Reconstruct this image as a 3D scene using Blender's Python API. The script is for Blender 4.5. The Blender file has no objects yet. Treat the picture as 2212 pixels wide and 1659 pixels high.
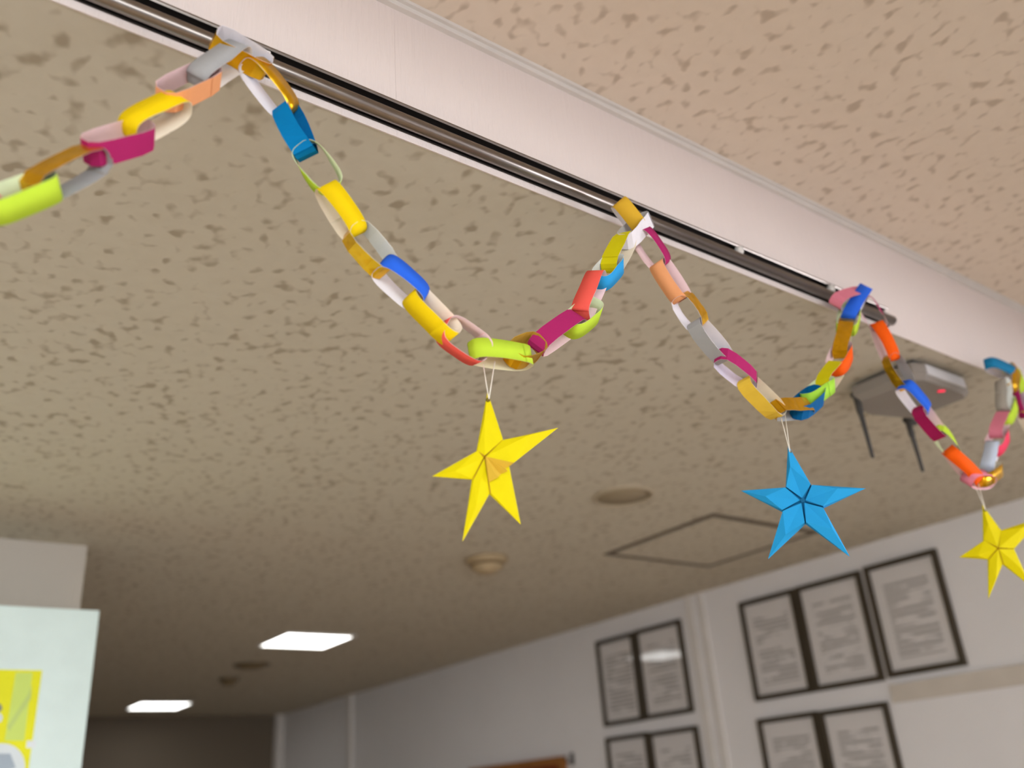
import bpy, bmesh, math, random
from mathutils import Vector, Matrix

# ------------------------------------------------------------------ camera
CZ = 1.62                                    # lens height above the floor
FPX = 1968.0                                 # focal length in pixels of the 2212-wide frame
YAW, PITCH, ROLL = 0.66474, 0.43355, -0.07986
EYE = Vector((0, 0, CZ))
_f = Vector((math.sin(YAW)*math.cos(PITCH), math.cos(YAW)*math.cos(PITCH), math.sin(PITCH)))
_r0 = Vector((math.cos(YAW), -math.sin(YAW), 0)); _u0 = _r0.cross(_f)
RIGHT = math.cos(ROLL)*_r0 + math.sin(ROLL)*_u0
UP = -math.sin(ROLL)*_r0 + math.cos(ROLL)*_u0
scene = bpy.context.scene
C = scene.collection
cam_d = bpy.data.cameras.new('camera'); cam = bpy.data.objects.new('camera', cam_d); C.objects.link(cam)
M3 = Matrix((RIGHT, UP, -_f)).transposed()
cam.matrix_world = Matrix.Translation(EYE) @ M3.to_4x4()
cam_d.sensor_width = 36.0; cam_d.lens = 36.0*FPX/2212.0
cam_d.clip_start = 0.02; cam_d.clip_end = 60
cam_d.dof.use_dof = True; cam_d.dof.focus_distance = 1.06; cam_d.dof.aperture_fstop = 2.8
scene.camera = cam

# ------------------------------------------------------------------ world, daylight, exposure
world = bpy.data.worlds.new('world'); scene.world = world; world.use_nodes = True
bg = world.node_tree.nodes['Background']
bg.inputs[0].default_value = (0.78, 0.86, 1.0, 1); bg.inputs[1].default_value = 1.0
vs = scene.view_settings
vs.view_transform = 'Standard'; vs.look = 'None'; vs.gamma = 1.0; vs.use_curve_mapping = False
vs.exposure = -0.14

def area(name, loc, direction, sx, sy, power, col):
    d = bpy.data.lights.new(name, 'AREA'); d.shape = 'RECTANGLE'; d.size = sx; d.size_y = sy
    d.energy = power; d.color = col
    o = bpy.data.objects.new(name, d); C.objects.link(o); o.location = loc
    o.rotation_euler = Vector(direction).to_track_quat('-Z', 'Y').to_euler()
    return o
# daylight: bright overcast outdoors beyond the window behind the camera and the window in the right wall beside it
WX0, WX1, WZ0, WZ1, WY = -2.4, 0.5, 0.80, 2.25, -1.7
VY0, VY1 = -1.45, -0.10
area('window_daylight', (-1.0, -5.2, 3.6), (0, 1, 0), 14, 5.4, 2600, (0.94, 0.98, 1.0))
area('side_window_daylight', (6.6, -0.8, 3.6), (-1, 0, 0), 12, 5.4, 3900, (0.95, 0.94, 1.0))

# ------------------------------------------------------------------ geometry of the room (metres)
YB = 0.7174            # step face of the raised ceiling
ZF = CZ + 0.704        # lower ceiling
ZN = CZ + 0.915        # raised ceiling
XW = 2.742             # right wall
YBACK = 6.43           # wall at the far end
YC = YB - 0.044        # hanging plane of the paper chain
def ray(px, py):
    return (px-1106.0)/FPX*RIGHT - (py-829.5)/FPX*UP + _f
def on_y(px, py, y=YC):
    d = ray(px, py); return EYE + d*(y/d.y)
def on_x(px, py, x=XW):
    d = ray(px, py); return EYE + d*(x/d.x)
def on_z(px, py, z=ZF):
    d = ray(px, py); return EYE + d*((z-CZ)/d.z)
def on_plane(px, py, p, n):
    d = ray(px, py); return EYE + d*((p-EYE).dot(n)/d.dot(n))

# ------------------------------------------------------------------ materials
def lin(c):
    return tuple(((v/255.0)/12.92 if v/255.0 <= 0.04045 else ((v/255.0+0.055)/1.055)**2.4) for v in c) + (1.0,)
MATS = {}
def base_mat(name):
    m = bpy.data.materials.new(name); m.use_nodes = True
    nt = m.node_tree; return m, nt, nt.nodes['Principled BSDF']
def node(nt, t, **kw):
    n = nt.nodes.new(t)
    for k, v in kw.items(): setattr(n, k, v)
    return n
def noise_col(nt, bsdf, c, var, scale, coord='Object', stretch=None):
    tc = node(nt, 'ShaderNodeTexCoord'); nz = node(nt, 'ShaderNodeTexNoise')
    nz.inputs['Scale'].default_value = scale; nz.inputs['Detail'].default_value = 4
    src = tc.outputs[coord]
    if stretch:
        mp = node(nt, 'ShaderNodeMapping'); mp.inputs['Scale'].default_value = stretch
        nt.links.new(src, mp.inputs[0]); src = mp.outputs[0]
    nt.links.new(src, nz.inputs['Vector'])
    r = node(nt, 'ShaderNodeValToRGB')
    r.color_ramp.elements[0].position = 0.35; r.color_ramp.elements[1].position = 0.65
    r.color_ramp.elements[0].color = tuple(v*(1-var) for v in c[:3])+(1,)
    r.color_ramp.elements[1].color = tuple(min(1, v*(1+var)) for v in c[:3])+(1,)
    nt.links.new(nz.outputs['Fac'], r.inputs[0]); nt.links.new(r.outputs[0], bsdf.inputs['Base Color'])
    return nz
def add_bump(nt, bsdf, height, strength, dist):
    b = node(nt, 'ShaderNodeBump'); b.inputs['Strength'].default_value = strength; b.inputs['Distance'].default_value = dist
    nt.links.new(height, b.inputs['Height']); nt.links.new(b.outputs[0], bsdf.inputs['Normal'])
def plain(name, rgb, rough=0.55, var=0.03, scale=12, metal=0.0, spec=0.3, bump=0.0, bscale=200):
    if name in MATS: return MATS[name]
    m, nt, b = base_mat(name); b.inputs['Roughness'].default_value = rough; b.inputs['Metallic'].default_value = metal
    b.inputs['Specular IOR Level'].default_value = spec
    noise_col(nt, b, lin(rgb), var, scale)
    if bump:
        n = node(nt, 'ShaderNodeTexNoise'); n.inputs['Scale'].default_value = bscale
        tc = node(nt, 'ShaderNodeTexCoord'); nt.links.new(tc.outputs['Object'], n.inputs['Vector'])
        add_bump(nt, b, n.outputs['Fac'], bump, 0.001)
    MATS[name] = m; return m
def paper(rgb):
    k = 'paper_%d_%d_%d' % rgb
    if k in MATS: return MATS[k]
    m = plain(k, rgb, 0.75, 0.02, 60, 0, 0.12, 0.06, 900); return m
def foil(rgb=(226, 172, 24), k='gold_foil'):
    if k in MATS: return MATS[k]
    m, nt, b = base_mat(k); b.inputs['Metallic'].default_value = 0.85; b.inputs['Roughness'].default_value = 0.3
    nz = noise_col(nt, b, lin(rgb), 0.12, 40)
    n2 = node(nt, 'ShaderNodeTexNoise'); n2.inputs['Scale'].default_value = 55; n2.inputs['Detail'].default_value = 1
    tc = node(nt, 'ShaderNodeTexCoord'); nt.links.new(tc.outputs['Object'], n2.inputs['Vector'])
    add_bump(nt, b, n2.outputs['Fac'], 0.5, 0.004)
    MATS[k] = m; return m
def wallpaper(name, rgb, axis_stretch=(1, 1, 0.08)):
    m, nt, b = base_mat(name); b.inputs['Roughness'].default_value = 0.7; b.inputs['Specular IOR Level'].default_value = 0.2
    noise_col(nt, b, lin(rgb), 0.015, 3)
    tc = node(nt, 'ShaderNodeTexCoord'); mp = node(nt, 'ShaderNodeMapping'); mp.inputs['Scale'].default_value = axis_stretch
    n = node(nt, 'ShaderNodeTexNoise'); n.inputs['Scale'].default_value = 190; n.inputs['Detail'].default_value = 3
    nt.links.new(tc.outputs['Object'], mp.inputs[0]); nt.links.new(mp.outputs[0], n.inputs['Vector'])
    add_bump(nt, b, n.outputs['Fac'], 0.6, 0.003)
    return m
def ceiling_board(name, rgb, dark):
    m, nt, b = base_mat(name); b.inputs['Roughness'].default_value = 0.85; b.inputs['Specular IOR Level'].default_value = 0.1
    tc = node(nt, 'ShaderNodeTexCoord')
    mp = node(nt, 'ShaderNodeMapping'); mp.inputs['Rotation'].default_value = (0, 0, 0.5); mp.inputs['Scale'].default_value = (1.0, 0.8, 1.0)
    nt.links.new(tc.outputs['Object'], mp.inputs[0])
    nz = node(nt, 'ShaderNodeTexNoise'); nz.inputs['Scale'].default_value = 58; nz.inputs['Detail'].default_value = 0.6; nz.inputs['Distortion'].default_value = 0.15
    nt.links.new(mp.outputs[0], nz.inputs['Vector'])
    mx = node(nt, 'ShaderNodeMapRange', interpolation_type='SMOOTHSTEP')
    mx.inputs['From Min'].default_value = 0.22; mx.inputs['From Max'].default_value = 0.46
    nt.links.new(nz.outputs['Fac'], mx.inputs['Value'])
    n3 = node(nt, 'ShaderNodeTexNoise'); n3.inputs['Scale'].default_value = 40; n3.inputs['Detail'].default_value = 3
    nt.links.new(tc.outputs['Object'], n3.inputs['Vector'])
    mr3 = node(nt, 'ShaderNodeMapRange'); mr3.inputs['From Min'].default_value = 0.3; mr3.inputs['From Max'].default_value = 0.6
    mr3.inputs['To Min'].default_value = 0.9; nt.links.new(n3.outputs['Fac'], mr3.inputs['Value'])
    ml = node(nt, 'ShaderNodeMath', operation='MULTIPLY'); nt.links.new(mx.outputs[0], ml.inputs[0]); nt.links.new(mr3.outputs[0], ml.inputs[1])
    mc = node(nt, 'ShaderNodeMix', data_type='RGBA'); mc.inputs['A'].default_value = lin(dark); mc.inputs['B'].default_value = lin(rgb)
    nt.links.new(ml.outputs[0], mc.inputs['Factor']); nt.links.new(mc.outputs['Result'], b.inputs['Base Color'])
    add_bump(nt, b, ml.outputs[0], 0.05, 0.002)
    return m
def emit(name, rgb, strength):
    m, nt, b = base_mat(name)
    b.inputs['Base Color'].default_value = lin(rgb)
    b.inputs['Emission Color'].default_value = lin(rgb); b.inputs['Emission Strength'].default_value = strength
    return m
def printed_sheet(name, seed, rgb=(226, 221, 219), ink=(140, 136, 134)):
    """white sheet with rows of small grey print (unreadable at this distance)"""
    m, nt, b = base_mat(name); b.inputs['Roughness'].default_value = 0.6
    tc = node(nt, 'ShaderNodeTexCoord'); sx = node(nt, 'ShaderNodeSeparateXYZ'); nt.links.new(tc.outputs['Object'], sx.inputs[0])
    def math_(op, a, bb):
        n = node(nt, 'ShaderNodeMath', operation=op)
        for i, v in enumerate((a, bb)):
            if v is None: continue
            if isinstance(v, (int, float)): n.inputs[i].default_value = v
            else: nt.links.new(v, n.inputs[i])
        return n.outputs[0]
    z = sx.outputs['Z']; y = sx.outputs['Y']
    row = math_('FRACT', math_('MULTIPLY', z, 62.0), None)
    line = math_('LESS_THAN', row, 0.55)
    nz = node(nt, 'ShaderNodeTexNoise'); nz.inputs['Scale'].default_value = 9.0; nz.inputs['Detail'].default_value = 3
    mp = node(nt, 'ShaderNodeMapping'); mp.inputs['Location'].default_value = (seed*3.1, seed*1.7, seed*0.9); mp.inputs['Scale'].default_value = (1, 1, 5)
    nt.links.new(tc.outputs['Object'], mp.inputs[0]); nt.links.new(mp.outputs[0], nz.inputs['Vector'])
    words = math_('GREATER_THAN', nz.outputs['Fac'], 0.46)
    iny = math_('LESS_THAN', math_('ABSOLUTE', y, None), 0.078)
    inz = math_('LESS_THAN', math_('ABSOLUTE', math_('ADD', z, 0.01), None), 0.115)
    fac = math_('MULTIPLY', math_('MULTIPLY', line, words), math_('MULTIPLY', iny, inz))
    fac = math_('MULTIPLY', fac, 0.75)
    mc = node(nt, 'ShaderNodeMix', data_type='RGBA'); mc.inputs['A'].default_value = lin(rgb); mc.inputs['B'].default_value = lin(ink)
    nt.links.new(fac, mc.inputs['Factor']); nt.links.new(mc.outputs['Result'], b.inputs['Base Color'])
    return m
def pane_glass():
    m, nt, b = base_mat('pane_glass')
    tr = node(nt, 'ShaderNodeBsdfTransparent'); gl = node(nt, 'ShaderNodeBsdfGlossy'); gl.inputs['Roughness'].default_value = 0.03
    lw = node(nt, 'ShaderNodeLayerWeight'); pw = node(nt, 'ShaderNodeMath', operation='POWER'); pw.inputs[1].default_value = 4.0
    nt.links.new(lw.outputs['Facing'], pw.inputs[0])
    ma = node(nt, 'ShaderNodeMath', operation='MULTIPLY_ADD'); ma.inputs[1].default_value = 0.6; ma.inputs[2].default_value = 0.04
    nt.links.new(pw.outputs[0], ma.inputs[0])
    mx = node(nt, 'ShaderNodeMixShader'); nt.links.new(ma.outputs[0], mx.inputs[0])
    nt.links.new(tr.outputs[0], mx.inputs[1]); nt.links.new(gl.outputs[0], mx.inputs[2])
    nt.links.new(mx.outputs[0], nt.nodes['Material Output'].inputs['Surface'])
    return m

# ------------------------------------------------------------------ mesh helpers
def link_mesh(name, verts, faces, mats, parent=None, origin=None, midx=None, smooth=False):
    o_ = Vector(origin) if origin is not None else Vector((0, 0, 0))
    me = bpy.data.meshes.new(name)
    me.from_pydata([tuple(Vector(v)-o_) for v in verts], [], faces)
    for m in (mats if isinstance(mats, (list, tuple)) else [mats]): me.materials.append(m)
    if midx:
        for p, i in zip(me.polygons, midx): p.material_index = i
    if smooth:
        for p in me.polygons: p.use_smooth = True
    me.update()
    ob = bpy.data.objects.new(name, me); C.objects.link(ob)
    if parent is not None:
        ob.parent = parent; ob.location = o_ - parent_world(parent)
    else: ob.location = o_
    return ob
def parent_world(p):
    v = Vector(p.location)
    while p.parent is not None:
        p = p.parent; v = v + Vector(p.location)
    return v
def empty(name, loc, label, cat, group=None):
    e = bpy.data.objects.new(name, None); C.objects.link(e); e.location = loc; e.empty_display_size = 0.02
    tag(e, label, cat, group); return e
def tag(o, label, cat, group=None):
    o['label'] = label; o['category'] = cat
    if group: o['group'] = group
    return o
def structure(o, label):
    o['kind'] = 'structure'; o['label'] = label; return o
BOXF = [(0, 3, 2, 1), (4, 5, 6, 7), (0, 1, 5, 4), (1, 2, 6, 5), (2, 3, 7, 6), (3, 0, 4, 7)]
def boxes_data(bs):
    V, F = [], []
    for (x0, x1, y0, y1, z0, z1) in bs:
        n = len(V)
        V += [(x0, y0, z0), (x1, y0, z0), (x1, y1, z0), (x0, y1, z0), (x0, y0, z1), (x1, y0, z1), (x1, y1, z1), (x0, y1, z1)]
        F += [tuple(i+n for i in f) for f in BOXF]
    return V, F
def box(name, b, mat, parent=None, bevel=0.0):
    bs = b if isinstance(b, list) else [b]
    V, F = boxes_data(bs)
    c = Vector((sum(v[0] for v in V)/len(V), sum(v[1] for v in V)/len(V), sum(v[2] for v in V)/len(V)))
    o = link_mesh(name, V, F, mat, parent, c)
    if bevel:
        bm = bmesh.new(); bm.from_mesh(o.data)
        bmesh.ops.bevel(bm, geom=bm.edges[:], offset=bevel, segments=2, affect='EDGES', profile=0.5)
        bm.to_mesh(o.data); bm.free()
    return o
def lathe(name, profile, centre, mat, parent=None, n=40, smooth=True):
    """profile = [(r, z)] turned about the vertical axis at centre"""
    V, F = [], []; c = Vector(centre)
    for (r, z) in profile:
        for k in range(n):
            a = 2*math.pi*k/n; V.append(c+Vector((r*math.cos(a), r*math.sin(a), z)))
    for i in range(len(profile)-1):
        for k in range(n):
            k2 = (k+1) % n; F.append((i*n+k, i*n+k2, (i+1)*n+k2, (i+1)*n+k))
    F.append(tuple(range(n-1, -1, -1))); F.append(tuple((len(profile)-1)*n+k for k in range(n)))
    return link_mesh(name, V, F, mat, parent, c, smooth=smooth)
def tube(name, pts, radii, mat, parent=None, n=8):
    V, F = [], []; pts = [Vector(p) for p in pts]
    if not isinstance(radii, (list, tuple)): radii = [radii]*len(pts)
    for i, p in enumerate(pts):
        t = (pts[min(i+1, len(pts)-1)]-pts[max(i-1, 0)]).normalized()
        a = t.orthogonal() if i == 0 else (a - t*a.dot(t)); a.normalize(); bb = t.cross(a)
        for k in range(n):
            th = 2*math.pi*k/n; V.append(p+radii[i]*(math.cos(th)*a+math.sin(th)*bb))
    for i in range(len(pts)-1):
        for k in range(n):
            k2 = (k+1) % n; F.append((i*n+k, i*n+k2, (i+1)*n+k2, (i+1)*n+k))
    F.append(tuple(range(n-1, -1, -1))); F.append(tuple((len(pts)-1)*n+k for k in range(n)))
    return link_mesh(name, V, F, mat, parent, (pts[0]+pts[-1])/2, smooth=True)
def prism(name, poly, dirs, mat, parent=None, smooth=False):
    """extrude polygon (list of Vectors) by the vector dirs"""
    n = len(poly); V = [Vector(p) for p in poly]+[Vector(p)+dirs for p in poly]
    F = [tuple(range(n-1, -1, -1)), tuple(range(n, 2*n))]+[(i, (i+1) % n, n+(i+1) % n, n+i) for i in range(n)]
    c = sum(V, Vector())/len(V)
    o = link_mesh(name, V, F, mat, parent, c)
    bm = bmesh.new(); bm.from_mesh(o.data); bmesh.ops.recalc_face_normals(bm, faces=bm.faces[:]); bm.to_mesh(o.data); bm.free()
    if smooth:
        for p in o.data.polygons: p.use_smooth = len(p.vertices) == 4
    return o

# ------------------------------------------------------------------ the setting
M_face = wallpaper('white_wallpaper', (228, 216, 211))
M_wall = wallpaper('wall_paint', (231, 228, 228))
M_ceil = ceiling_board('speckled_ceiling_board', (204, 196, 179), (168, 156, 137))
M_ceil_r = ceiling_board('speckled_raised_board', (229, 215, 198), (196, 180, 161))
M_trimw = plain('white_trim_paint', (222, 217, 212), 0.5)
M_floor = plain('warm_floor', (196, 172, 142), 0.4, 0.08, 4)
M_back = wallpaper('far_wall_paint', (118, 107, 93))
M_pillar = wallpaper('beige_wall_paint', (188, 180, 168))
X0 = -2.6; CX0 = -1.7; CY0 = -0.26; T = 0.10
XR = XW + 0.12
structure(box('floor', (X0-.1, XR, WY-.3, YBACK+.1, -0.1, 0.0), M_floor), 'warm toned floor')
structure(box('ceiling', [(X0, XR, YB, YBACK+.1, ZF, ZF+T+.2), (X0, XR, WY-.1, CY0, ZF, ZF+T+.2), (X0, CX0, CY0, YB, ZF, ZF+T+.2)], M_ceil),
          'speckled acoustic board ceiling')
structure(box('ceiling_recess', (CX0-.02, XR, CY0-.02, YB+.02, ZN, ZN+T), M_ceil_r), 'raised speckled ceiling above the white step')
# white papered step between the two ceiling levels: sheets of wallpaper that meet at fine seams
seams = [CX0]+[on_y(855, 285, YB).x-0.92*2, on_y(855, 285, YB).x-0.92]+[on_y(855, 285, YB).x, on_y(1612, 583, YB).x]+[on_y(1612, 583, YB).x+0.92, XW]
seams = sorted(s for s in seams if s >= CX0)
st = structure(box('wall_step', (CX0, XW, YB-.002, YB-.0005, ZF-.0005, ZN), M_face), 'white papered step face between the two ceiling levels')
for a, b in zip(seams[:-1], seams[1:]):
    box('wallpaper_sheet', (a+.0001, b-.0001, YB-.0026, YB-.002, ZF-.0008, ZN), M_face, st)
structure(box('wall_step_near', (CX0, XW, CY0, CY0+.003, ZF, ZN), M_face), 'white step face behind the viewpoint')
structure(box('wall_step_left', (CX0, CX0+.003, CY0, YB, ZF, ZN), M_face), 'white step face at the far end of the recess')
# cornice bead under the raised ceiling
structure(box('trim_1', [(CX0, XW, YB-.010, YB-.002, ZN-.012, ZN), (CX0, XW, YB-.015, YB-.002, ZN-.005, ZN)], M_trimw), 'thin white cornice bead under the raised ceiling')
# right wall, far wall, left side
structure(box('wall_right', [(XW, XR, VY1, YBACK+.1, 0, ZN+.05), (XW, XR, WY, VY0, 0, ZN+.05), (XW, XR, VY0, VY1, 0, WZ0), (XW, XR, VY0, VY1, WZ1, ZN+.05)], M_wall), 'pale right wall with framed notices')
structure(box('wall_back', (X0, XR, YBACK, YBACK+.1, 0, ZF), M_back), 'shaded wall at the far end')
structure(box('wall_left', (X0-.1, X0, WY, YBACK, 0, ZF+.2), M_wall), 'pale left wall')
PX1, PY0 = 0.527, 2.535
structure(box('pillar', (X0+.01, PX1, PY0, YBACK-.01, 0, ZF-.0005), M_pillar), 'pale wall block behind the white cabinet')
structure(box('wall_front', [(X0, WX0, WY-.12, WY, 0, ZF), (WX1, XR, WY-.12, WY, 0, ZF), (WX0, WX1, WY-.12, WY, 0, WZ0), (WX0, WX1, WY-.12, WY, WZ1, ZF)], M_wall), 'wall with the window behind the viewpoint')
wf = structure(box('window_1', [(WX0, WX1, WY-.1, WY-.05, WZ0, WZ0+.05), (WX0, WX1, WY-.1, WY-.05, WZ1-.05, WZ1), (WX0, WX0+.05, WY-.1, WY-.05, WZ0, WZ1), (WX1-.05, WX1, WY-.1, WY-.05, WZ0, WZ1)], M_trimw), 'window frame behind the viewpoint')
structure(box('window_2', [(XW+.05, XW+.1, VY0, VY1, WZ0, WZ0+.05), (XW+.05, XW+.1, VY0, VY1, WZ1-.05, WZ1), (XW+.05, XW+.1, VY0, VY0+.05, WZ0, WZ1), (XW+.05, XW+.1, VY1-.05, VY1, WZ0, WZ1)], M_trimw), 'window frame in the right wall beside the viewpoint')
# trims on the right wall
structure(box('trim_2', [(XW-.012, XW, 2.462, 2.492, 0, ZF), (XW-.012, XW, 2.405, 2.432, 0, ZF)], M_trimw), 'double vertical cover strip on the right wall between the notice groups')
structure(box('trim_3', (XW-.02, XW, 5.335, 5.385, 0, ZF), M_trimw), 'vertical cable duct on the right wall')
structure(box('trim_4', (XW-.05, XW, YBACK-.05, YBACK, 0, ZF), M_trimw), 'vertical corner duct at the far wall')
structure(box('trim_5', (XW-.012, XW, 0.2, 1.70, CZ+.206, CZ+.26), plain('beige_rail', (206, 197, 186), 0.5)), 'beige horizontal rail on the right wall')

# ------------------------------------------------------------------ metal rail on the step face
M_steel = plain('brushed_steel', (138, 130, 124), 0.30, 0.05, 30, 1.0, 0.5)
M_slot = plain('dark_slot', (32, 29, 27), 0.6)
M_white_plastic = plain('white_plastic', (226, 222, 218), 0.45)
rx0, rx1 = -0.55, 1.405
rail = empty('picture_rail', (rx0, YB-.004, CZ+.705), 'slim steel rail with a dark slot fixed along the white ceiling step', 'rail')
yb = YB-.0035
RZ = CZ+0.005
def prof(name, pts, mat, x1=rx1):
    return prism(name, [Vector((rx0, yb-a, RZ+b)) for a, b in pts], Vector((x1-rx0, 0, 0)), mat, rail)
arc = [(0.0095+0.0085*math.cos(t), 0.7155+0.0085*math.sin(t)) for t in [math.radians(-125+i*15) for i in range(0, 20)]]
tb = prof('round_lip', arc, M_steel)
for p in tb.data.polygons: p.use_smooth = len(p.vertices) == 4
prof('back_plate', [(0, 0.708), (0.0015, 0.708), (0.0015, 0.7375), (0, 0.7375)], M_slot)
prof('upper_lip', [(0, 0.7345), (0.0125, 0.7345), (0.0135, 0.7325), (0.0145, 0.7345), (0.0135, 0.7375), (0, 0.7375)], M_steel, rx1-0.012)
prof('slot', [(0.0015, 0.7215), (0.003, 0.7215), (0.003, 0.7345), (0.0015, 0.7345)], M_slot, rx1-0.006)
for (px, py) in ((262, 3), (1598, 547), (1796, 627)):
    p = on_y(px, py, YB-.014)
    lathe('bracket', [(0.0005, -0.008), (0.005, -0.007), (0.0072, -0.002), (0.0068, 0.004), (0.004, 0.008)], (p.x, yb-.010, RZ+.7285), M_white_plastic, rail, 16)

# ------------------------------------------------------------------ paper chain
random.seed(7)
STRIP = 0.0215
WHITE, CREAM, PALEP, PALEG = (238, 234, 240), (240, 228, 204), (238, 208, 210), (226, 228, 222)  # pale inside tints paint in light passing through the thin paper
YEL, LIME, MAG, BLUE, COB, CORAL, ORA, PEACH, GREY = (240, 206, 8), (190, 220, 60), (176, 40, 104), (0, 126, 190), (44, 104, 226), (244, 96, 84), (250, 96, 14), (246, 172, 120), (168, 168, 168)
SKY, OLIVE, PINK, PALEL, DBLUE, DMAG = (48, 160, 226), (216, 206, 16), (224, 130, 150), (220, 234, 190), (0, 92, 150), (160, 28, 84)
GOLD = 'gold'; GBACK = (206, 196, 170)
NAMES = {YEL: 'yellow', LIME: 'lime green', MAG: 'magenta', BLUE: 'bright blue', COB: 'cobalt blue', CORAL: 'coral red', ORA: 'orange', PEACH: 'peach', GREY: 'silver grey',
         SKY: 'sky blue', OLIVE: 'mustard yellow', PINK: 'pink', DBLUE: 'deep blue', DMAG: 'dark magenta', WHITE: 'white', GOLD: 'gold foil'}
# x0,y0,x1,y1 (ends of the ring in the photograph), turn about its length (deg), loop width (m), outside, inside
R_ = [
 (-25, 452, 112, 398, -28, .024, LIME, PALEL),
 (74, 410, 213, 337, 62, .024, GOLD, GREY),
 (190, 326, 320, 288, -32, .020, MAG, PALEP),
 (282, 280, 390, 226, 42, .026, YEL, CREAM),
 (352, 212, 460, 160, -46, .026, PEACH, PALEP),
 (430, 172, 520, 112, 36, .024, GREY, (236, 230, 224)),
 (468, 84, 574, 146, -30, .022, GOLD, WHITE),
 (542, 138, 622, 240, 60, .026, GOLD, WHITE),
 (616, 234, 661, 330, -24, .024, BLUE, (0, 104, 168)),
 (656, 320, 716, 404, -80, .030, LIME, PALEL),
 (705, 408, 768, 503, 28, .024, YEL, CREAM),
 (764, 498, 836, 581, -52, .028, GOLD, PALEG),
 (826, 575, 908, 647, 54, .028, COB, WHITE),
 (892, 638, 975, 722, -30, .024, YEL, (236, 220, 196)),
 (962, 708, 1042, 764, -64, .032, CORAL, PALEP),
 (1024, 758, 1136, 774, 32, .024, LIME, (236, 228, 190)),
 (1106, 768, 1160, 746, -66, .028, GOLD, (200, 160, 60)),
 (1162, 748, 1244, 690, 24, .022, MAG, PALEP),
 (1230, 708, 1284, 664, -60, .028, LIME, PALEL),
 (1256, 678, 1291, 598, 24, .022, CORAL, PALEP),
 (1294, 608, 1332, 566, -50, .026, SKY, PALEG),
 (1318, 578, 1354, 514, 36, .024, OLIVE, CREAM),
 (1350, 520, 1394, 476, -28, .022, WHITE, (206, 204, 200)),
 (1338, 440, 1376, 488, 12, .018, (222, 176, 52), WHITE),
 (1382, 502, 1430, 572, 68, .028, MAG, PALEP),
 (1424, 570, 1472, 643, -28, .024, PEACH, PALEP),
 (1470, 642, 1510, 702, 68, .028, GOLD, WHITE),
 (1502, 698, 1566, 774, -36, .024, GREY, WHITE),
 (1554, 770, 1624, 826, 54, .027, MAG, (236, 226, 246)),
 (1610, 824, 1680, 892, -32, .024, (240, 200, 70), CREAM),
 (1674, 886, 1742, 882, 30, .024, GOLD, GREY),
 (1722, 888, 1768, 850, -52, .028, DBLUE, (0, 104, 160)),
 (1744, 864, 1790, 828, -30, .022, (168, 222, 70), PALEL),
 (1780, 832, 1810, 790, 36, .024, OLIVE, CREAM),
 (1804, 798, 1824, 750, -58, .030, ORA, PALEP),
 (1816, 764, 1829, 698, 4, .022, GOLD, GBACK),
 (1827, 712, 1838, 668, -80, .032, LIME, PALEL),
 (1834, 682, 1867, 626, 6, .022, COB, WHITE),
 (1808, 652, 1862, 636, 46, .024, PINK, WHITE),
 (1866, 648, 1902, 708, 82, .028, MAG, PALEP),
 (1894, 702, 1926, 776, 28, .024, ORA, PALEP),
 (1922, 770, 1960, 836, -50, .026, GOLD, (176, 174, 176)),
 (1952, 834, 1996, 888, 50, .026, COB, WHITE),
 (1986, 884, 2030, 940, -28, .024, DMAG, PALEP),
 (2024, 928, 2062, 980, 78, .020, LIME, PALEL),
 (2052, 976, 2108, 1036, 22, .022, ORA, PALEP),
 (2092, 1034, 2136, 1036, 62, .026, PINK, (240, 190, 196)),
 (2118, 1038, 2153, 1012, -40, .024, GOLD, GBACK),
 (2132, 1010, 2145, 962, 4, .020, (196, 206, 222), WHITE),
 (2144, 972, 2164, 934, -58, .030, (240, 70, 100), PALEP),
 (2152, 938, 2170, 896, 20, .022, PINK, PALEP),
 (2170, 908, 2184, 868, -56, .024, LIME, PALEL),
 (2168, 884, 2168, 826, 18, .024, (172, 166, 154), PALEG),
 (2180, 838, 2186, 796, -40, .024, GOLD, GBACK),
 (2136, 786, 2186, 808, 34, .022, (30, 124, 170), WHITE),
 (2180, 800, 2202, 846, 60, .024, LIME, PALEL),
 (2198, 840, 2218, 896, -40, .024, MAG, (236, 206, 236)),
 (2214, 890, 2240, 940, 40, .024, YEL, CREAM),
 # the swag goes on past the left edge
]
LEFT_EXTRA = [(-120, 470, -10, 440, 55, .026, CORAL, PALEP), (-235, 486, -105, 468, -25, .024, COB, WHITE), (-345, 478, -222, 488, 60, .026, GOLD, WHITE), (-450, 440, -330, 480, -28, .024, YEL, CREAM)]
chain = empty('paper_chain', on_y(1080, 770, YC), 'multicoloured paper ring chain hung in swags from the steel rail', 'garland')
def col_mats(c):
    return foil() if c == GOLD else paper(c)
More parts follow.
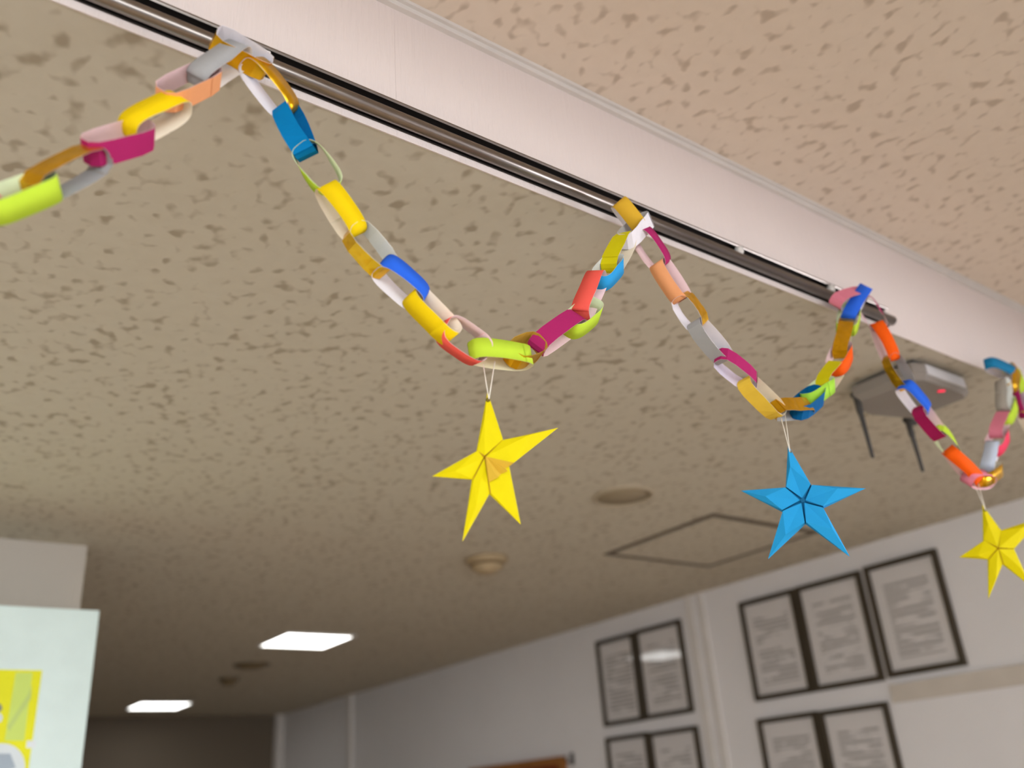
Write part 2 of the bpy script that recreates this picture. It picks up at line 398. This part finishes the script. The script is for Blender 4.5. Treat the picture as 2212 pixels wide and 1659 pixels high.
def ring(spec, f0, f1, dy=0.0):
    """f0, f1: turn of the strip at the two ends, so that neighbouring rings cross at right angles"""
    x0, y0, x1, y1, phi, W, co, ci = spec
    P0, P1 = on_y(x0, y0, YC+dy), on_y(x1, y1, YC+dy)
    a = (P1-P0); Lg = a.length; a.normalize(); c = (P0+P1)/2
    v = (EYE-c); v = (v-a*v.dot(a)).normalized(); u = v.cross(a)
    hl = Lg/2+0.0026; hw = max(W, .0245)/2; ex = random.uniform(3.0, 4.2)
    creased = random.random() < .4
    N, ov = (16, 2) if creased else (44, 6)
    s0 = random.uniform(0, 1); th = 0.00028; w = STRIP*random.uniform(.97, 1.03)
    V, F, MI = [], [], []
    for i in range(N+ov+1):
        t = 2*math.pi*(i/N+s0)
        cx, sy = math.cos(t), math.sin(t)
        ra = (abs(cx)**ex+abs(sy)**ex)**(-1/ex)
        pa = hl*ra*cx; pb = hw*ra*sy
        off = 0.0006*(i/(N+ov))
        r = 1+off/max(hw, .005)
        pa *= r; pb *= r
        k = pa/hl
        al = math.radians(phi+(max(k, 0)*(f1-phi) + max(-k, 0)*(f0-phi)))
        b = math.cos(al)*v+math.sin(al)*u; wd = a.cross(b)
        nrm = (a*(math.copysign(abs(pa/hl)**(ex-1), pa)/hl)+b*(math.copysign(abs(pb/hw)**(ex-1), pb)/hw)); nrm.normalize()
        for dn in (0, -th):
            for q in (-.5, .5):
                V.append(c+a*pa+b*pb+nrm*dn+wd*(q*w))
    for i in range(N+ov):
        o, p = 4*i, 4*(i+1)
        F += [(o, o+1, p+1, p), (o+2, p+2, p+3, o+3), (o, p, p+2, o+2), (o+1, o+3, p+3, p+1)]; MI += [0, 1, 1, 1]
    F += [(0, 2, 3, 1), (4*(N+ov), 4*(N+ov)+1, 4*(N+ov)+3, 4*(N+ov)+2)]; MI += [0, 0]
    ob = link_mesh('paper_ring', V, F, [col_mats(co), col_mats(ci)], chain, c, MI)
    for p in ob.data.polygons: p.use_smooth = p.area > 1e-6 and not creased
    ob['label'] = '%s paper ring' % NAMES.get(co, 'coloured')
    return ob
ALL = LEFT_EXTRA[::-1]+R_
HANG = {1338: 0.0, 1808: 0.0}          # rings that sit on the rail itself, outside the run of links
run = [q for q in ALL if q[0] not in HANG]
ends = {}
for q in ALL: ends[q] = [q[4], q[4]]
for q, r in zip(run[:-1], run[1:]):
    d = r[4]-q[4]; res = abs(d)-90
    if abs(res) < 40:
        sg = 1 if d > 0 else -1
        ends[q][1] += sg*res/2; ends[r][0] -= sg*res/2
for q in ALL: ring(q, ends[q][0], ends[q][1], -.006 if q[0] == 1834 else 0.0)
# bits of tape that hold the chain to the step
for (px, py, w, h) in ((540, 103, .022, .006), (2205, 800, .014, .010), (1828, 652, .016, .010)):
    p = on_y(px, py, YB-.022)
    tp = box('tape', (p.x-w, p.x+w, p.y-.0002, p.y+.0002, p.z-h, p.z+h), M_white_plastic, chain); tp['label'] = 'strip of white tape'

# ------------------------------------------------------------------ folded paper stars
M_string = plain('cotton_string', (236, 230, 216), 0.8)
def star(label, col, back, tips, inners, centre, p0, n, strings, relief=(.004, .0014, .005), pleat=None, group=None):
    """tips and inner corners in pixels, laid on the upright plane through p0 with normal n"""
    n = n.normalized()
    C0 = on_plane(*centre, p0, n); T_ = [on_plane(*t, p0, n) for t in tips]; I_ = [on_plane(*t, p0, n) for t in inners]
    e = empty('paper_star', T_[0], label, 'star', group)
    mf, mb = paper(col), paper(back)
    for k in range(5):
        i0, i1, t = I_[k-1], I_[k], T_[k]
        d_ = (t-C0).normalized(); x_ = (i0-i1).normalized(); gp = .0016 if relief[0] < .003 else .0007
        A = C0+n*relief[0]+d_*gp*2.2; B0 = i0+n*(relief[1]-.0008)-x_*gp*.6; B1 = i1+n*(relief[1]+.0008)+x_*gp*.6; mid = (C0*.42+t*.58)+n*relief[2]+(i0-i1)*.14
        bk = n*-.0012
        V = [A, B0, t, B1, mid, C0+bk, i0+bk, t+bk*.3, i1+bk]
        F = [(0, 4, 1), (1, 4, 2), (2, 4, 3), (3, 4, 0), (5, 6, 7, 8), (0, 1, 6, 5), (1, 2, 7, 6), (2, 3, 8, 7), (3, 0, 5, 8)]
        o = link_mesh('arm', V, F, [mf, mb], e, (A+t)/2, [0, 0, 0, 0, 0, 1, 0, 0, 1])  # shade between arms is painted: gap walls take the darker back colour
        bm = bmesh.new(); bm.from_mesh(o.data); bmesh.ops.recalc_face_normals(bm, faces=bm.faces[:]); bm.to_mesh(o.data); bm.free()
    if relief[0] < .003:
        V = [C0+n*(relief[0]+.0016)+.0034*(math.cos(1.2566*k)*(T_[0]-C0).normalized()+math.sin(1.2566*k)*n.cross((T_[0]-C0).normalized())) for k in range(5)]
        V += [q-n*.004 for q in V]
        link_mesh('centre_hole_shade', V, [(0, 1, 2, 3, 4), (9, 8, 7, 6, 5)]+[(k, k+5, (k+1) % 5+5, (k+1) % 5) for k in range(5)], paper(tuple(int(q*.85) for q in back)), e, C0)  # raised dark pentagon, painted as the shade of the centre hole
    if pleat:
        for j in range(len(pleat)-1):
            q0, q1 = [on_plane(*q, p0, n) for q in (pleat[j], pleat[j+1])]
            h0, h1 = (.010, .004) if j % 2 == 0 else (.004, .010)
            V = [C0+n*.006, q0+n*h0, q1+n*h1, C0+n*.0055, q0+n*(h0-.0005), q1+n*(h1-.0005)]
            o = link_mesh('pleat', V, [(0, 1, 2), (5, 4, 3), (0, 3, 4, 1), (1, 4, 5, 2), (2, 5, 3, 0)], paper(back), e, C0)
    hole = T_[0]*.86+C0*.14
    lathe_pts = []
    for (a, b) in strings:
        pa = on_plane(*a, p0, Vector((0, -1, 0))); 
        tube('string', [pa, (pa+hole+n*.004)/2+Vector((0, 0, -.0005)), hole+n*.0045], .00055, M_string, e, 6)
    # punched eyelet for the string
    V = []; N = 14; ta = (T_[0]-C0).normalized(); tb_ = n.cross(ta)
    for rr in (.0022, .0010):
        for k in range(N):
            an = 2*math.pi*k/N; V.append(hole+n*.0035+rr*(math.cos(an)*ta+math.sin(an)*tb_))
    for k in range(2*N): V.append(V[k]-n*.002)
    F = []
    for k in range(N):
        k2 = (k+1) % N
        F += [(k, k2, N+k2, N+k), (2*N+k, 3*N+k, 3*N+k2, 2*N+k2), (k, 2*N+k, 2*N+k2, k2), (N+k, N+k2, 3*N+k2, 3*N+k)]
    link_mesh('string_hole', V, F, plain('hole_shade', (120, 104, 30) if col[0] > 100 else (40, 90, 110), 0.7), e, hole)
    return e
YSTAR, YIN = (222, 206, 6), (216, 178, 60)
p1 = on_y(1055, 848)
star('large yellow folded paper star with a pleated centre below the lime ring', YSTAR, YIN,
     [(1053, 846), (1206, 924), (1125, 1133), (999, 1170), (933, 1029)],
     [(1085, 950), (1100, 1008), (1058, 1067), (1020, 1036), (1030, 974)], (1043, 990),
     p1, Vector((-.12, -1, -.05)), [((1044, 788), 0), ((1069, 780), 0)],
     pleat=[(1100, 1006), (1088, 1014), (1086, 1024), (1078, 1026), (1064, 1038), (1052, 1044)])
p2 = on_y(1702, 961)
star('sky blue folded paper star hanging below the gold foil ring', (44, 164, 228), (30, 118, 170),
     [(1702, 961), (1870, 1055), (1836, 1203), (1659, 1208), (1600, 1060)],
     [(1753, 1049), (1779, 1098), (1740, 1132), (1690, 1106), (1697, 1055)], (1734, 1082),
     p2, Vector((-.80, -.58, -.08)), [((1686, 898), 0), ((1696, 896), 0)], relief=(.0015, .010, .013))
p3 = on_y(2122, 1090)
star('yellow folded paper star hanging below the pink ring near the framed notices', YSTAR, YIN,
     [(2122, 1090), (2252, 1116), (2228, 1268), (2135, 1294), (2072, 1204)],
     [(2161, 1146), (2190, 1186), (2166, 1219), (2134, 1209), (2124, 1168)], (2150, 1186),
     p3, Vector((-.55, -.83, -.08)), [((2104, 1044), 0), ((2113, 1044), 0)], relief=(.008, .002, .008))

# ------------------------------------------------------------------ wireless router on the ceiling
M_rout = plain('router_plastic', (140, 132, 124), 0.45)
M_routd = plain('router_dark', (70, 68, 66), 0.5)
rt = empty('wireless_router', (1.61, .82, ZF), 'grey wireless router with two dark aerials mounted on the ceiling', 'router')
x0, x1, y0, y1 = 1.53, 1.735, .748, .895
zt, zm, zb = ZF-.0005, ZF-.014, ZF-.042
box('mounting_plate', (x0+.02, x1-.02, y0+.012, y1-.012, ZF-.010, ZF), M_routd, rt)
poly_b = [(x0+.004, y0+.010), (x0+.030, y0), (x1-.03, y0), (x1, y0+.012), (x1, y1-.012), (x1-.05, y1+.004), (x0+.09, y1+.022), (x0+.05, y1+.018), (x0, y1-.012)]
def shrink(poly, k):
    cx, cy = (x0+x1)/2, (y0+y1)/2
    return [(cx+(x-cx)*k, cy+(y-cy)*k) for x, y in poly]
V = []; 
for z, k in ((ZF-.009, .97), (ZF-.013, 1.0), (ZF-.030, 1.0), (ZF-.042, .90)):
    V += [Vector((x, y, z)) for x, y in shrink(poly_b, k)]
n_ = len(poly_b); F = []
for i in range(3):
    for k in range(n_): F.append((i*n_+k, i*n_+(k+1) % n_, (i+1)*n_+(k+1) % n_, (i+1)*n_+k))
F += [tuple(range(n_)), tuple(range(4*n_-1, 3*n_-1, -1))]
o = link_mesh('housing', V, F, M_rout, rt, (1.61, .82, ZF-.02))
bm = bmesh.new(); bm.from_mesh(o.data); bmesh.ops.recalc_face_normals(bm, faces=bm.faces[:]); bm.to_mesh(o.data); bm.free()
box('vent_slot', (x0+.05, x1-.05, y0-.001, y0+.002, ZF-.020, ZF-.016), M_routd, rt)
for (px, py, qx, qy) in ((1850, 858, 1888, 990), (1962, 912, 1997, 1020)):
    d0 = on_z(px, py, ZF-.03)
    top = Vector((d0.x, min(d0.y, y1+.012), ZF-.026)); Y = top.y
    top = on_y(px, py, Y); 
    bot = on_y(qx, qy, Y); bot = Vector((top.x+.004, Y, bot.z))
    an = tube('aerial', [top+Vector((0, 0, .006)), top-Vector((0, 0, .03)), top.lerp(bot, .3), top.lerp(bot, .6), bot+Vector((0, 0, .002)), bot],
              [.0065, .0065, .0050, .0042, .0036, .0015], M_routd, rt, 12)
    tube('hinge', [top+Vector((-.008, 0, .004)), top+Vector((.026, 0, .004))], .0075, M_routd, rt, 12)
box('lit_side_band', (x0+.035, x1-.035, y0-.002, y0+.003, ZF-.032, ZF-.012), plain('lit_side_grey', (206, 204, 206), 0.4), rt)['label'] = 'light grey band painted for the lit near side'  # paler strip paints in window light on the router's near side
pl = on_z(2033, 844, ZF-.042)
tube('indicator_light', [pl+Vector((-.005, .004, 0)), pl+Vector((.005, -.004, 0))], .0028, emit('red_indicator', (255, 30, 80), 1.0), rt, 8)['label'] = 'small red indicator light'

# ------------------------------------------------------------------ ceiling fittings
M_hatch = plain('hatch_metal', (92, 80, 66), 0.5)
hx0, hx1, hy0, hy1 = 1.953, 2.44, 1.628, 2.095; t = .021
ht = empty('access_hatch', ((hx0+hx1)/2, (hy0+hy1)/2, ZF), 'square access hatch with a dark frame set in the ceiling', 'hatch')
for b in ((hx0, hx1, hy0, hy0+t), (hx0, hx1, hy1-t, hy1), (hx0, hx0+t, hy0+t, hy1-t), (hx1-t, hx1, hy0+t, hy1-t)):
    box('frame_bar', (b[0], b[1], b[2], b[3], ZF-.003, ZF+.001), M_hatch, ht)
box('panel', (hx0+t, hx1-t, hy0+t, hy1-t, ZF-.0015, ZF+.001), M_ceil, ht)
M_det = plain('detector_plastic', (172, 152, 120), 0.5)
M_detd = plain('detector_shade', (120, 100, 70), 0.6)
sd = empty('smoke_detector', (1.625, 2.27, ZF), 'beige domed smoke detector on the ceiling', 'smoke detector')
lathe('base', [(.066, 0), (.066, -.012), (.058, -.018)], (1.625, 2.27, ZF), M_det, sd)
lathe('sensor_head', [(.052, -.018), (.050, -.032), (.030, -.046), (.012, -.050)], (1.625, 2.27, ZF), M_det, sd)
lathe('ring_slot', [(.0535, -.019), (.0535, -.024), (.0510, -.026)], (1.625, 2.27, ZF), M_detd, sd)
sp = empty('ceiling_speaker', (1.597, 1.612, ZF), 'flat round beige speaker grille on the ceiling', 'speaker')
lathe('rim', [(.080, 0), (.080, -.004), (.074, -.007), (.070, -.006), (.070, 0)], (1.597, 1.612, ZF), plain('speaker_rim', (180, 166, 142), 0.5), sp)
lathe('grille', [(.070, 0), (.070, -.003), (.02, -.005)], (1.597, 1.612, ZF), plain('speaker_grille', (158, 144, 120), 0.7), sp)
M_vent = plain('vent_brown', (112, 98, 76), 0.6)
v1 = empty('ceiling_vent', (1.692, 4.33, ZF), 'wide round dark vent on the ceiling beyond the near light panel', 'vent')
lathe('rim', [(.085, 0), (.085, -.006), (.07, -.010)], (1.692, 4.33, ZF), M_vent, v1)
lathe('core', [(.055, -.010), (.052, -.016), (.03, -.018)], (1.692, 4.33, ZF), M_detd, v1)
v2 = empty('heat_detector', (1.745, 4.77, ZF), 'small round dark detector between the two light panels', 'detector')
lathe('base', [(.05, 0), (.05, -.012), (.04, -.016)], (1.745, 4.77, ZF), M_vent, v2)
lathe('cap', [(.034, -.016), (.030, -.032), (.015, -.036)], (1.745, 4.77, ZF), M_detd, v2)
M_lamp = emit('light_diffuser', (255, 255, 252), 7.0)
for (cx, cy, h, lab) in ((1.675, 3.69, .145, 'square recessed ceiling light panel in front of the dark vent'), (1.73, 5.87, .145, 'square recessed ceiling light panel near the far wall')):
    e = empty('light_panel', (cx, cy, ZF), lab, 'ceiling light', 'lit ceiling panels')
    f = .012
    box('frame', [(cx-h-f, cx+h+f, cy-h-f, cy-h, ZF-.006, ZF), (cx-h-f, cx+h+f, cy+h, cy+h+f, ZF-.006, ZF), (cx-h-f, cx-h, cy-h, cy+h, ZF-.006, ZF), (cx+h, cx+h+f, cy-h, cy+h, ZF-.006, ZF)], M_white_plastic, e)
    box('diffuser', (cx-h, cx+h, cy-h, cy+h, ZF-.003, ZF+.001), M_lamp, e)

# ------------------------------------------------------------------ framed notices on the right wall
M_frame = plain('bronze_frame', (70, 62, 50), 0.4)
M_pane = pane_glass()
FR = [ # y_far, y_near, z_top, z_bottom, label
 (3.042, 2.806, .623, .275, 'framed notice, upper row beside the vertical strip, far one of its pair'),
 (2.796, 2.535, .625, .276, 'framed notice with a bright lamp reflection, upper row beside the vertical strip'),
 (3.046, 2.796, .232, -.116, 'framed notice, lower row beyond the vertical strip, far one of its pair'),
 (2.790, 2.530, .228, -.120, 'framed notice, lower row beyond the vertical strip, touching the strip'),
 (2.230, 1.981, .624, .276, 'framed notice next to the vertical strip in the upper row of three'),
 (1.973, 1.712, .625, .276, 'middle framed notice in the upper row of three'),
 (1.694, 1.436, .630, .280, 'framed notice at the end of the upper row of three above the beige rail'),
 (2.240, 1.988, .217, -.131, 'framed notice of the lower row, below the first of the upper three'),
 (1.978, 1.722, .214, -.134, 'framed notice of the lower row, below the middle of the upper three'),
]
for i, (ya, yb_, za, zb_, lab) in enumerate(FR):
    za += CZ; zb_ += CZ; fw = .017; xa = XW-.016
    e = empty('framed_notice', (XW, (ya+yb_)/2, zb_), lab, 'picture frame', 'framed notices on the right wall')
    for b in ((yb_, ya, za-fw, za), (yb_, ya, zb_, zb_+fw), (yb_, yb_+fw, zb_+fw, za-fw), (ya-fw, ya, zb_+fw, za-fw)):
        box('frame_bar', (xa, XW, b[0], b[1], b[2], b[3]), M_frame, e)
    box('notice_sheet', (XW-.006, XW-.001, yb_+fw, ya-fw, zb_+fw, za-fw), printed_sheet('notice_print_%d' % i, i+1), e)
    box('glass_pane', (XW-.0105, XW-.0085, yb_+fw, ya-fw, zb_+fw, za-fw), M_pane, e)
# wooden board and a hook lower on the right wall
M_wood = plain('brown_wood', (150, 98, 48), 0.5, 0.12, 18)
M_cork = plain('dark_cork', (128, 62, 30), 0.7, 0.1, 60)
wb = empty('wooden_board', (XW, 3.69, CZ-.4), 'brown wooden board hung low on the right wall beyond the framed notices', 'board')
zt_ = CZ+.186; zl = CZ-.40; fw = .03
for b in ((3.325, 4.055, zt_-fw, zt_), (3.325, 4.055, zl, zl+fw), (3.325, 3.325+fw, zl+fw, zt_-fw), (4.055-fw, 4.055, zl+fw, zt_-fw)):
    box('frame_bar', (XW-.03, XW, b[0], b[1], b[2], b[3]), M_wood, wb)
box('board_surface', (XW-.018, XW, 3.325+fw, 4.055-fw, zl+fw, zt_-fw), M_cork, wb)
hk = empty('wall_hook', (XW, 3.284, CZ+.17), 'small dark hook on the wall beside the wooden board', 'hook')
box('plate', (XW-.006, XW, 3.274, 3.294, CZ+.145, CZ+.195), M_routd, hk)
tube('prong', [(XW-.004, 3.284, CZ+.165), (XW-.03, 3.284, CZ+.155), (XW-.04, 3.284, CZ+.17), (XW-.04, 3.284, CZ+.185)], .004, M_routd, hk)

# ------------------------------------------------------------------ white cabinet with a yellow poster
M_cab = plain('mint_white_laminate', (214, 232, 228), 0.5)
KY = 2.285; kx1 = .521; kz = CZ+.487
cb = empty('cabinet', (-.1, KY, 0), 'tall white cabinet with a yellow poster in front of the wall block', 'cabinet')
box('body', (-.75, kx1, KY+.018, PY0-.002, 0, kz), M_cab, cb, .002)
box('door', (-.745, -.115, KY, KY+.018, .08, kz-.002), M_cab, cb, .002)
box('door', (-.111, kx1-.002, KY, KY+.018, .08, kz-.002), M_cab, cb, .002)
ps = empty('poster', (.3, KY, CZ), 'bright yellow poster with a pale diagonal band on the white cabinet', 'poster')
px0, px1, pz0, pz1 = .09, .414, CZ-.02, CZ+.348
box('sheet', (px0, px1, KY-.0008, KY-.0003, pz0, pz1), plain('poster_yellow', (226, 226, 14), 0.45), ps)
def flat(name, pts, col, lift):
    V = [Vector((x, KY-.0008-lift, z)) for x, z in pts]
    return prism(name, V, Vector((0, lift*.6, 0)), plain('print_%d_%d_%d' % col, col, 0.5), ps)
Pk = lambda px, py: (lambda p: (p.x, p.z))(on_y(px, py, KY))
flat('printed_band', [Pk(34, 1453), Pk(70, 1453), Pk(52, 1600), Pk(10, 1600)], (200, 222, 110), .0004)
flat('printed_stripe', [Pk(60, 1500), Pk(68, 1480), Pk(66, 1510), Pk(20, 1580), Pk(14, 1570)], (186, 208, 118), .0007)
cxx, czz = Pk(-6, 1668)
flat('printed_bubble', [(cxx+.052*math.cos(2*math.pi*k/24), czz+.056*math.sin(2*math.pi*k/24)) for k in range(24)], (214, 224, 226), .0008)
flat('printed_figure', [Pk(-10, 1628), Pk(22, 1628), Pk(34, 1659), Pk(-10, 1670)], (160, 174, 186), .0011)
flat('printed_letter', [Pk(-8, 1518), Pk(2, 1522), Pk(5, 1532), Pk(-1, 1538), Pk(-8, 1536)], (120, 124, 128), .0009)
flat('printed_letter', [Pk(-8, 1540), Pk(1, 1541), Pk(6, 1550), Pk(2, 1560), Pk(-8, 1560)], (206, 216, 226), .0009)
flat('tape', [Pk(58, 1600), Pk(78, 1600), Pk(76, 1616), Pk(56, 1616)], (222, 230, 232), .0009)
